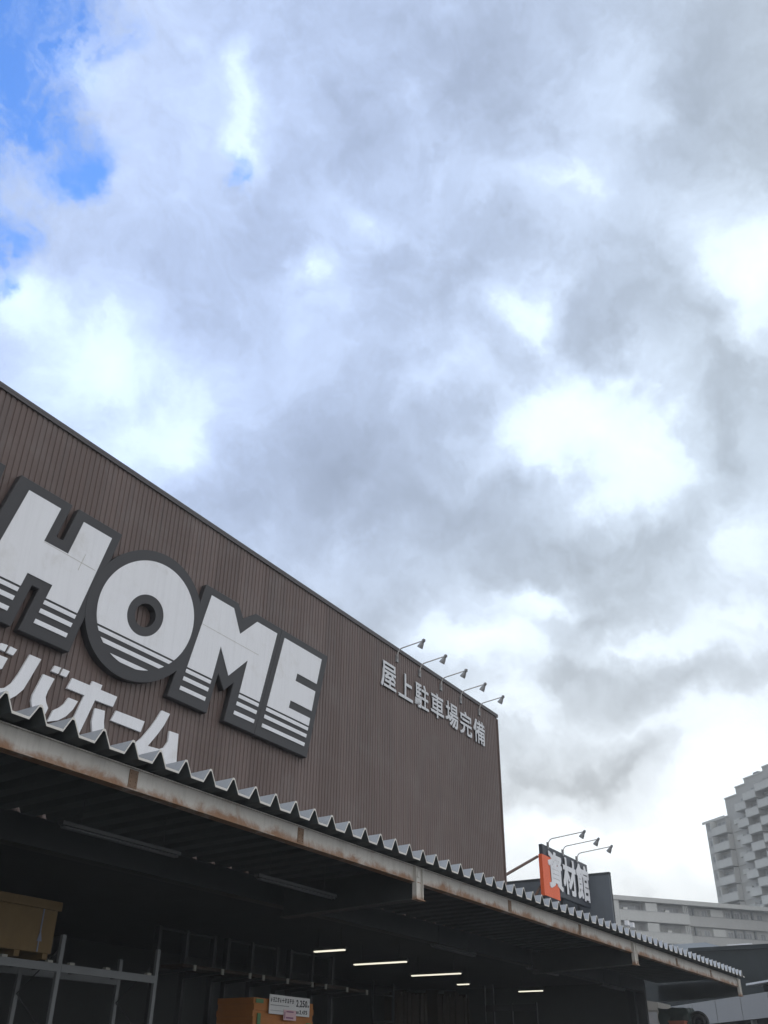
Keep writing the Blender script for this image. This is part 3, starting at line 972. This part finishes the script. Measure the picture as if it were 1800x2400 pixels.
for py, zt in ((13.45, 3.85), (14.3, 3.85), (14.95, 4.4), (15.26, 4.4)):
    q = MB(); q.box(31.19, py, 0, 31.27, py + 0.045, zt); q.build('upright', M_RACKD, rr)

pl = thing('plywood_stack', (18, 14, 0), 'tall stack of orange plywood sheets with green edge marks', 'plywood')
q = MB()
for k in range(26):
    jx, jy = random.uniform(-0.012, 0.012), random.uniform(-0.012, 0.012)
    z = 0.13 + k * 0.1135
    q.box(16.93 + jx, 13.5 + jy, z, 19.02 + jx, 14.45 + jy, z + 0.112)
q.build('sheets', M_PLY, pl)
for (a, b2, z0, z1) in ((16.97, 17.22, 2.985, 3.06), (17.05, 17.16, 2.55, 2.80), (17.06, 17.20, 2.2, 2.42), (18.76, 18.95, 2.50, 2.70), (18.4, 18.62, 2.1, 2.3)):
    q = MB(); q.box(a, 13.478, z0, b2, 13.4865, z1); q.build('edge_mark', M_GREEN, pl)
for sx in (17.1, 18.0, 18.9):
    q = MB(); q.box(sx - 0.05, 13.52, 0.006, sx + 0.05, 14.43, 0.128); q.build('skid', M_LUMBER, pl)

pc = thing('price_card', (18, 13.44, 2.8), 'white price card reading 2,250 hung on the plywood', 'price card')
q = MB(); q.box(17.37, 13.440, 2.81, 18.80, 13.452, 3.165); q.build('card', M_PAPER, pc)


def printed(parent, text, x0, z0, x1, z1, yf, m, bold=0.02, name='print'):
    k = MB()
    n = len(text)
    ws = [0.45 if ch in ',.' else 1.0 for ch in text]
    tot = sum(ws); x = x0
    for ch, ww in zip(text, ws):
        cw = (x1 - x0) * ww / tot
        if ch in ',.':
            k.box(x + cw * 0.25, yf - 0.004, z0 - (z1 - z0) * 0.06, x + cw * 0.75, yf - 0.0005, z0 + (z1 - z0) * 0.14)
        else:
            add_glyph(k, ch, x + cw * 0.08, z0, x + cw * 0.92, z1, yf - 0.007, yf - 0.0005, (x1 - x0) * 0.008)
        x += cw
    return k.build(name, m, parent)


printed(pc, '2,250', 18.30, 2.985, 18.71, 3.115, 13.440, M_INK, 0.03)
printed(pc, '円', 18.72, 2.985, 18.77, 3.03, 13.440, M_INK, 0.02)
printed(pc, '2,475', 18.43, 2.85, 18.72, 2.925, 13.440, M_INK, 0.03)
printed(pc, '税込', 18.31, 2.85, 18.41, 2.90, 13.440, M_GREYINK, 0.02)
q = MB()                                           # a headline too blurred to read: short heavy strokes
xx = 17.41
while xx < 18.22:
    ww = random.uniform(0.05, 0.085)
    for zz2 in (3.035, 3.065, 3.095):
        if random.random() < 0.8:
            q.box(xx, 13.4365, zz2, xx + ww * random.uniform(0.6, 1.0), 13.4395, zz2 + 0.016)
    q.box(xx + ww * 0.3, 13.4355, 3.03, xx + ww * 0.45, 13.4362, 3.115)
    xx += ww + 0.018
q.build('print', M_INK, pc)
q = MB(); q.box(17.41, 13.4365, 2.965, 18.05, 13.4395, 2.978); q.box(17.41, 13.4365, 2.87, 17.85, 13.4395, 2.877); q.build('print', M_GREYINK, pc)
pt = thing('pink_tag', (18.08, 13.43, 2.7), 'small pink paper tag overlapping the lower edge of the price card', 'tag')
q = MB(); q.box(17.86, 13.424, 2.715, 18.30, 13.431, 2.905); q.build('card', M_PINK, pt)
q = MB(); q.box(17.95, 13.4205, 2.86, 18.2, 13.4235, 2.885); q.box(17.94, 13.4205, 2.745, 18.2, 13.4235, 2.775); q.box(17.885, 13.4205, 2.74, 17.91, 13.4235, 2.87); q.build('print', M_PURPLE, pt)

# goods and shed by the far end of the canopy
shf = thing('display_shelf', (36.5, 10.2, 0), 'grey steel shelf of goods below the far end of the canopy', 'shelf')
for px in (36.05, 37.0):
    for py in (9.62, 11.05):
        q = MB(); q.box(px, py, 0, px + 0.05, py + 0.05, 3.12); q.build('upright', M_RACK, shf)
for z in (1.0, 2.0, 3.121):
    q = MB(); q.box(36.0, 9.6, z, 37.1, 11.12, z + 0.04); q.build('shelf_board', M_RACK, shf)
q = MB()
q.box(36.1, 10.06, 3.163, 36.98, 11.06, 3.9)
bmesh.ops.subdivide_edges(q.b, edges=q.b.edges[:], cuts=5, use_grid_fill=True)
for v in q.b.verts:
    if v.co.z > 3.2:
        v.co += Vector((random.uniform(-.03, .03), random.uniform(-.03, .03), random.uniform(-.05, .03)))
tag(q.build('tarp_bundle', M_TARP), 'dark green tarpaulin bundle on the far display shelf', 'tarpaulin')
oc = thing('orange_crate', (36.05, 10.4, 3.2), 'orange plastic crate in front of the dark tarpaulin', 'crate')
q = MB(); q.box(35.70, 10.10, 3.0, 36.02, 10.62, 3.46); q.build('body', M_CRATE, oc, bevel=0.01)
q = MB(); q.box(35.68, 10.08, 3.461, 36.04, 10.64, 3.50); q.build('rim', M_CRATE, oc)
q = MB(); q.box(35.69, 10.12, 2.2, 36.0, 10.6, 2.999); q.build('foot_box', M_BEIGE, oc)
q = MB()
for k in range(3):
    pth = [(36.5, 9.80 + (0.30 - 0.02 * k) * math.cos(t * math.pi / 16), 3.47 + (0.30 - 0.02 * k) * math.sin(t * math.pi / 16)) for t in range(32)]
    pth.append(pth[0])
    pth = [(36.4 + 0.09 * k, a[1], a[2]) for a in pth]
    q.tube(pth, 0.05, 8, caps=False)
    q.tube([(a, 9.80 + (b_ - 9.80) * 0.62, 3.47 + (c_ - 3.47) * 0.62) for a, b_, c_ in pth], 0.07, 8, caps=False)
q.tube([(36.42, 9.80, 3.47), (36.58, 9.80, 3.47)], 0.16, 20)
tag(q.build('pipe_coil', M_BLACK, smooth=True), 'black coil of pipe standing on the far display shelf', 'pipe coil')

shed = thing('site_shed', (45, 14.3, 0), 'small beige shed with dark window beyond the hall end', 'shed')
q = MB(); q.box(45.02, 13.80, 0, 47, 14.85, 4.72); q.build('wall', M_BEIGE, shed)
q = MB(); q.hexa([(44.97, 13.75, 4.38), (45.015, 13.75, 4.38), (45.015, 14.87, 4.45), (44.97, 14.87, 4.45), (44.97, 13.75, 4.70), (45.015, 13.75, 4.70), (45.015, 14.87, 4.90), (44.97, 14.87, 4.90)]); q.build('fascia', M_BEIGE, shed)
q = MB(); q.box(44.99, 13.85, 3.2, 45.018, 14.68, 4.34); q.build('window', M_GLASS, shed)
for k, lb in enumerate(('red and white goods package in front of the beige shed, nearest the shelf', 'red and white goods package in front of the beige shed, middle one', 'red and white goods package in front of the beige shed, farthest from the shelf')):
    gd = thing('goods_package', (44.6, 14.1 + k * 0.28, 0), lb, 'goods', 'packages before the shed')
    q = MB(); q.box(44.3, 13.95 + k * 0.28, 0, 44.9, 14.20 + k * 0.28, 3.75 + 0.06 * (k % 2)); q.build('pack', M_RED, gd)
    for m in range(2):
        yy, z = 13.98 + k * 0.28 + random.random() * 0.1, 3.42 + m * 0.15 + random.random() * 0.06
        q = MB(); q.box(44.285, yy, z, 44.298, yy + 0.09, z + 0.07); q.build('white_patch', M_TRIM, gd)

# ------------------------------------------------------------------ beyond: fascia building, dark building, blue roof
FR = None


def frame(p0, az, k=1.0):
    a = R(az)
    u = Vector((math.sin(a), math.cos(a), 0))
    n = Vector((u.y, -u.x, 0))
    if n.dot(Vector((-p0[0], -p0[1], 0))) < 0:
        n = -n
    return Vector((p0[0], p0[1], 0)) * k, u, n, k


def fbox(mb, F, a0, a1, b0, b1, z0, z1):
    """box in a facade's own frame: a along it, b outwards, z up (z measured before scaling about eye height)"""
    p0, u, n, k = F
    zs = [CAMZ + (z - CAMZ) * k for z in (z0, z1)]
    pts = []
    for z in zs:
        for a, b2 in ((a0, b0), (a1, b0), (a1, b1), (a0, b1)):
            v = p0 + u * (a * k) + n * (b2 * k)
            pts.append((v.x, v.y, z))
    mb.hexa(pts)


F = frame((50.67, 11.68), 228)
car = thing('carport_building', tuple(F[0]), 'low open building with a grey panelled fascia beyond the canopy end', 'building')
q = MB(); fbox(q, F, -9.5, 9, -8, -0.06, 4.25, 5.22); q.build('roof_slab', M_DARKB, car)
a = -9.5
while a < 8.9:
    q = MB(); fbox(q, F, a + 0.03, a + 2.40, -0.055, 0.0, 4.25, 5.24); q.build('fascia_panel', M_PANEL, car); a += 2.43
q = MB(); fbox(q, F, 1.0, 9, -5, 0.02, 5.62, 5.70); q.build('upper_roof', M_TRIM, car)
q = MB(); fbox(q, F, 1.4, 8.6, -4.5, -0.6, 5.225, 5.615); q.build('upper_wall', M_DARKB, car)
q = MB(); fbox(q, F, -9.5, 9, -8, -7.8, 0, 4.24); q.build('rear_wall', M_DARKB, car)
for a in (-9.3, -4.5, 0.3, 5.1, 8.8):
    q = MB(); fbox(q, F, a, a + 0.2, -0.5, -0.3, 0, 4.245); q.build('post', M_PANEL, car)

dk = thing('dark_building', (72, 14, 0), 'dark slate clad building behind the grey panelled fascia', 'building')
q = MB(); q.box(70, 4, 0, 84, 18.6, 9.35); q.build('wall', M_DARKB, dk)
q = MB(); q.box(69.8, 3.8, 9.351, 84, 18.8, 9.60); q.build('roof', M_DARKB, dk)
q = MB(); q.box(69.75, 14.6, 9.601, 69.95, 16.2, 9.68); q.build('roof_highlight', M_TRIM, dk)  # short white strip painting the bright reflection on the roof edge
for k in range(6):
    q = MB(); q.box(69.94, 5 + k * 2.3, 7.6, 69.995, 6.3 + k * 2.3, 8.6); q.build('shutter', M_DARKB, dk)
bh = thing('blue_roofed_hall', (90, 25, 0), 'hall with a pale blue grey sloping roof in front of the low flats', 'building')
q = MB(); q.hexa([(86, 19.2, 0), (100, 19.2, 0), (100, 34, 0), (86, 34, 0), (86, 19.2, 10.8), (100, 19.2, 10.8), (100, 34, 10.8), (86, 34, 10.8)]); q.build('wall', M_DARKB, bh)
q = MB(); q.hexa([(85, 19.6, 10.85), (101, 18.6, 10.85), (101, 36, 10.85), (85, 36, 10.85), (85, 19.6, 11.15), (96, 24.2, 13.0), (97, 36, 13.0), (85, 36, 11.15)]); q.build('roof', M_BLUEROOF, bh)

# ------------------------------------------------------------------ low apartment slab
M_FRAME = mat('pale_window_frame', (0.40, 0.41, 0.41), 0.5)
M_ACUNIT = mat('cream_cooler_box', (0.55, 0.55, 0.52), 0.6)
M_CURTAIN = mat('curtained_glass', (0.26, 0.26, 0.24), 0.4, var=0.25, scale=0.8)


def window(par, F, a0, a1, b, z0, z1, panes=2):
    """glass with a pale frame and mullions, some panes curtained"""
    q = MB(); fbox(q, F, a0, a1, b, b + 0.02, z0, z1)
    w_ = q.build('window', M_CURTAIN if random.random() < 0.3 else M_GLASS, par)
    q = MB()
    t = 0.045
    fbox(q, F, a0 - t, a1 + t, b, b + 0.05, z1, z1 + t)
    fbox(q, F, a0 - t, a1 + t, b, b + 0.05, z0 - t, z0)
    for k in range(panes + 1):
        a = a0 + (a1 - a0) * k / panes
        fbox(q, F, a - t / 2 - 0.001, a + t / 2, b + 0.0005, b + 0.045, z0 + 0.0005, z1 - 0.0005)
    q.build('frame', M_FRAME, w_)
    return w_


F = frame((108.94, 36.83), 128, 1.35)
slab = thing('low_apartment_block', tuple(F[0]), 'long low grey apartment block with flat roof and pale balcony walls', 'building')
q = MB(); fbox(q, F, 0.0, 32, -8, -0.9, 2.2, 19.40); q.build('wall', M_APTW, slab)
q = MB(); fbox(q, F, -0.15, 32.2, -8.1, 0.12, 19.45, 19.92); q.build('roof', M_APT2, slab)
q = MB(); fbox(q, F, 0.0, 0.62, -0.899, 0.0, 2.2, 19.445); q.build('end_wall', M_APT2, slab)
for lvl in range(4):
    z = 18.45 - lvl * 2.12
    q = MB(); fbox(q, F, 0.621, 9.85, -0.10, 0.02, z - 1.08, z); bp = q.build('balcony_parapet', M_APT2, slab)
    q = MB(); fbox(q, F, 0.621, 9.86, -0.12, 0.05, z + 0.001, z + 0.05); q.build('handrail', M_FRAME, bp)
    q = MB(); fbox(q, F, 0.621, 9.85, -0.898, -0.101, z - 1.12, z - 0.98); q.build('balcony_floor', M_APT, slab)
    q = MB(); fbox(q, F, 4.15, 5.65, -0.897, -0.03, z + 0.052, z + 0.92); q.build('partition_wall', M_APT2, slab)
    window(slab, F, 0.95, 4.0, -0.895, z - 0.9, z + 0.70, 4)
    window(slab, F, 5.8, 9.1, -0.895, z - 0.9, z + 0.70, 4)
    for a in (1.35, 6.9):
        q = MB(); fbox(q, F, a, a + 0.55, -0.6, -0.3, z - 0.1, z + 0.32); q.build('cooler_box', M_ACUNIT, slab)
    for a in (9.2, 9.45, 9.7):
        q = MB(); fbox(q, F, a, a + 0.08, -0.12, -0.02, z + 0.052, z + 0.9); q.build('post', M_APT2, slab)
    # the recessed stretch to the right
    q = MB(); fbox(q, F, 9.86, 32, -0.899, -0.55, z - 1.12, z - 0.02); gw = q.build('gallery_wall', M_APT, slab)
    q = MB(); fbox(q, F, 9.861, 32, -0.60, -0.52, z - 0.019, z + 0.03); q.build('handrail', M_APTD, gw)
    q = MB(); fbox(q, F, 13.3, 15.0, -0.899, -0.50, z + 0.031, z + 0.80); q.build('stair_panel', M_APT2, slab)
    for a in (10.15, 11.2, 12.3, 15.6, 16.9, 18.2, 20.2):
        window(slab, F, a, a + 0.72, -0.895, z + 0.05, z + 0.62, 2)
    for a in (10.95, 16.5, 17.8, 19.3):
        q = MB(); fbox(q, F, a, a + 0.16, -0.899, -0.60, z + 0.031, z + 0.9); q.build('pillar', M_APTD, slab)

# ------------------------------------------------------------------ stepped apartment tower
F = frame((141.1, 33.4), 217.5, 1.31)
tw = thing('apartment_tower', tuple(F[0]), 'tall grey apartment tower stepping up to the right with stacked balconies', 'building')
BL = [(0.0, 4.93, 33.75), (4.93, 7.45, 36.10), (7.45, 9.42, 37.08), (9.42, 13.32, 37.75), (13.32, 30.0, 38.35)]
for i, (a0, a1, zt) in enumerate(BL):
    q = MB(); fbox(q, F, a0, a1 - 0.003, -9, -0.55 + 0.02 * i, 2, zt); q.build('wall', M_APTW, tw)
    q = MB(); fbox(q, F, a0 - 0.06, a1 - 0.01, -9.1, -0.42, zt + 0.001, zt + 0.16); q.build('roof_edge', M_APT2, tw)
q = MB(); fbox(q, F, 11.4, 12.4, -6, -0.5, 37.95, 38.15); q.build('roof_vent', M_APTD, tw)
q = MB(); fbox(q, F, 0, 4.93, 0, 0.03, 33.55, 33.9); q.build('roof_fascia', M_APT2, tw)
cols = [(2.40, 5.45, 0.0, 33.0), (7.85, 10.05, -0.02, 35.4), (10.15, 12.6, 0.85, 36.6), (12.7, 15.6, 1.5, 37.6), (15.7, 19.5, 1.9, 37.8)]
for ci, (a0, a1, dz, ztop) in enumerate(cols):
    for lvl in range(14):
        z = 36.84 + dz - lvl * 2.173
        if z > ztop or z < 14:
            continue
        proj = 0.55 if ci < 2 else 0.9
        q = MB(); fbox(q, F, a0, a1, proj - 0.13, proj, z - 0.98, z); bp = q.build('balcony_parapet', M_APT2, tw)
        q = MB(); fbox(q, F, a0 - 0.02, a1 + 0.02, proj - 0.16, proj + 0.03, z + 0.0005, z + 0.05); q.build('handrail', M_FRAME, bp)
        q = MB(); fbox(q, F, a0, a1, -0.44, proj - 0.131, z - 1.02, z - 0.88); q.build('balcony_floor', M_APT, tw)
        window(tw, F, a0 + 0.35, a1 - 0.35, -0.44, z - 0.8, z + 0.72, 3)
        sx = a0 + 0.15 + random.random() * (a1 - a0 - 0.9)
        q = MB(); fbox(q, F, sx, sx + 0.5, -0.2, 0.1, z - 0.3, z + 0.22); q.build('cooler_box', M_ACUNIT, tw)
        q = MB(); fbox(q, F, a1 - 0.07, a1 - 0.005, -0.43, proj - 0.15, z - 0.87, z + 0.95); q.build('side_screen', M_APT, tw)
        if ci == 0:
            q = MB(); fbox(q, F, a0 - 0.12, a0 - 0.01, -0.5, 0.58, z - 1.0, z + 1.0); q.build('partition_wall', M_APT2, tw)
for lvl in range(9):
    z = 32.5 - lvl * 2.173
    q = MB(); fbox(q, F, 6.25, 7.5, -0.50, -0.30, z - 0.1, z + 0.50); q.build('window_panel', M_APT2, tw)
    q = MB(); fbox(q, F, 5.6, 7.7, -0.50, -0.44, z - 1.05, z - 0.15); q.build('spandrel', M_APT, tw)
    q = MB(); fbox(q, F, 0.25, 2.1, -0.53, -0.46, z - 0.75, z + 0.05); q.build('side_panel', M_APT2, tw)
    window(tw, F, 0.45, 1.0, -0.53, z + 0.25, z + 1.0, 1)
    window(tw, F, 1.35, 1.9, -0.53, z + 0.25, z + 1.0, 1)
# ------------------------------------------------------------------ thin haze
hz = MB(); hz.box(-420, -420, -1, 420, 420, 56)
ho = hz.build('haze', bpy.data.materials.new('haze'))
ho['kind'] = 'stuff'
hm = ho.data.materials[0]; hm.use_nodes = True
hm.node_tree.nodes.clear()
hv = hm.node_tree.nodes.new('ShaderNodeVolumePrincipled'); hov = hm.node_tree.nodes.new('ShaderNodeOutputMaterial')
hv.inputs['Color'].default_value = (0.97, 0.985, 0.975, 1)
hv.inputs['Density'].default_value = 0.0011
hm.node_tree.links.new(hv.outputs[0], hov.inputs['Volume'])

for o in list(bpy.data.objects):
    if '_o' in o:
        del o['_o']
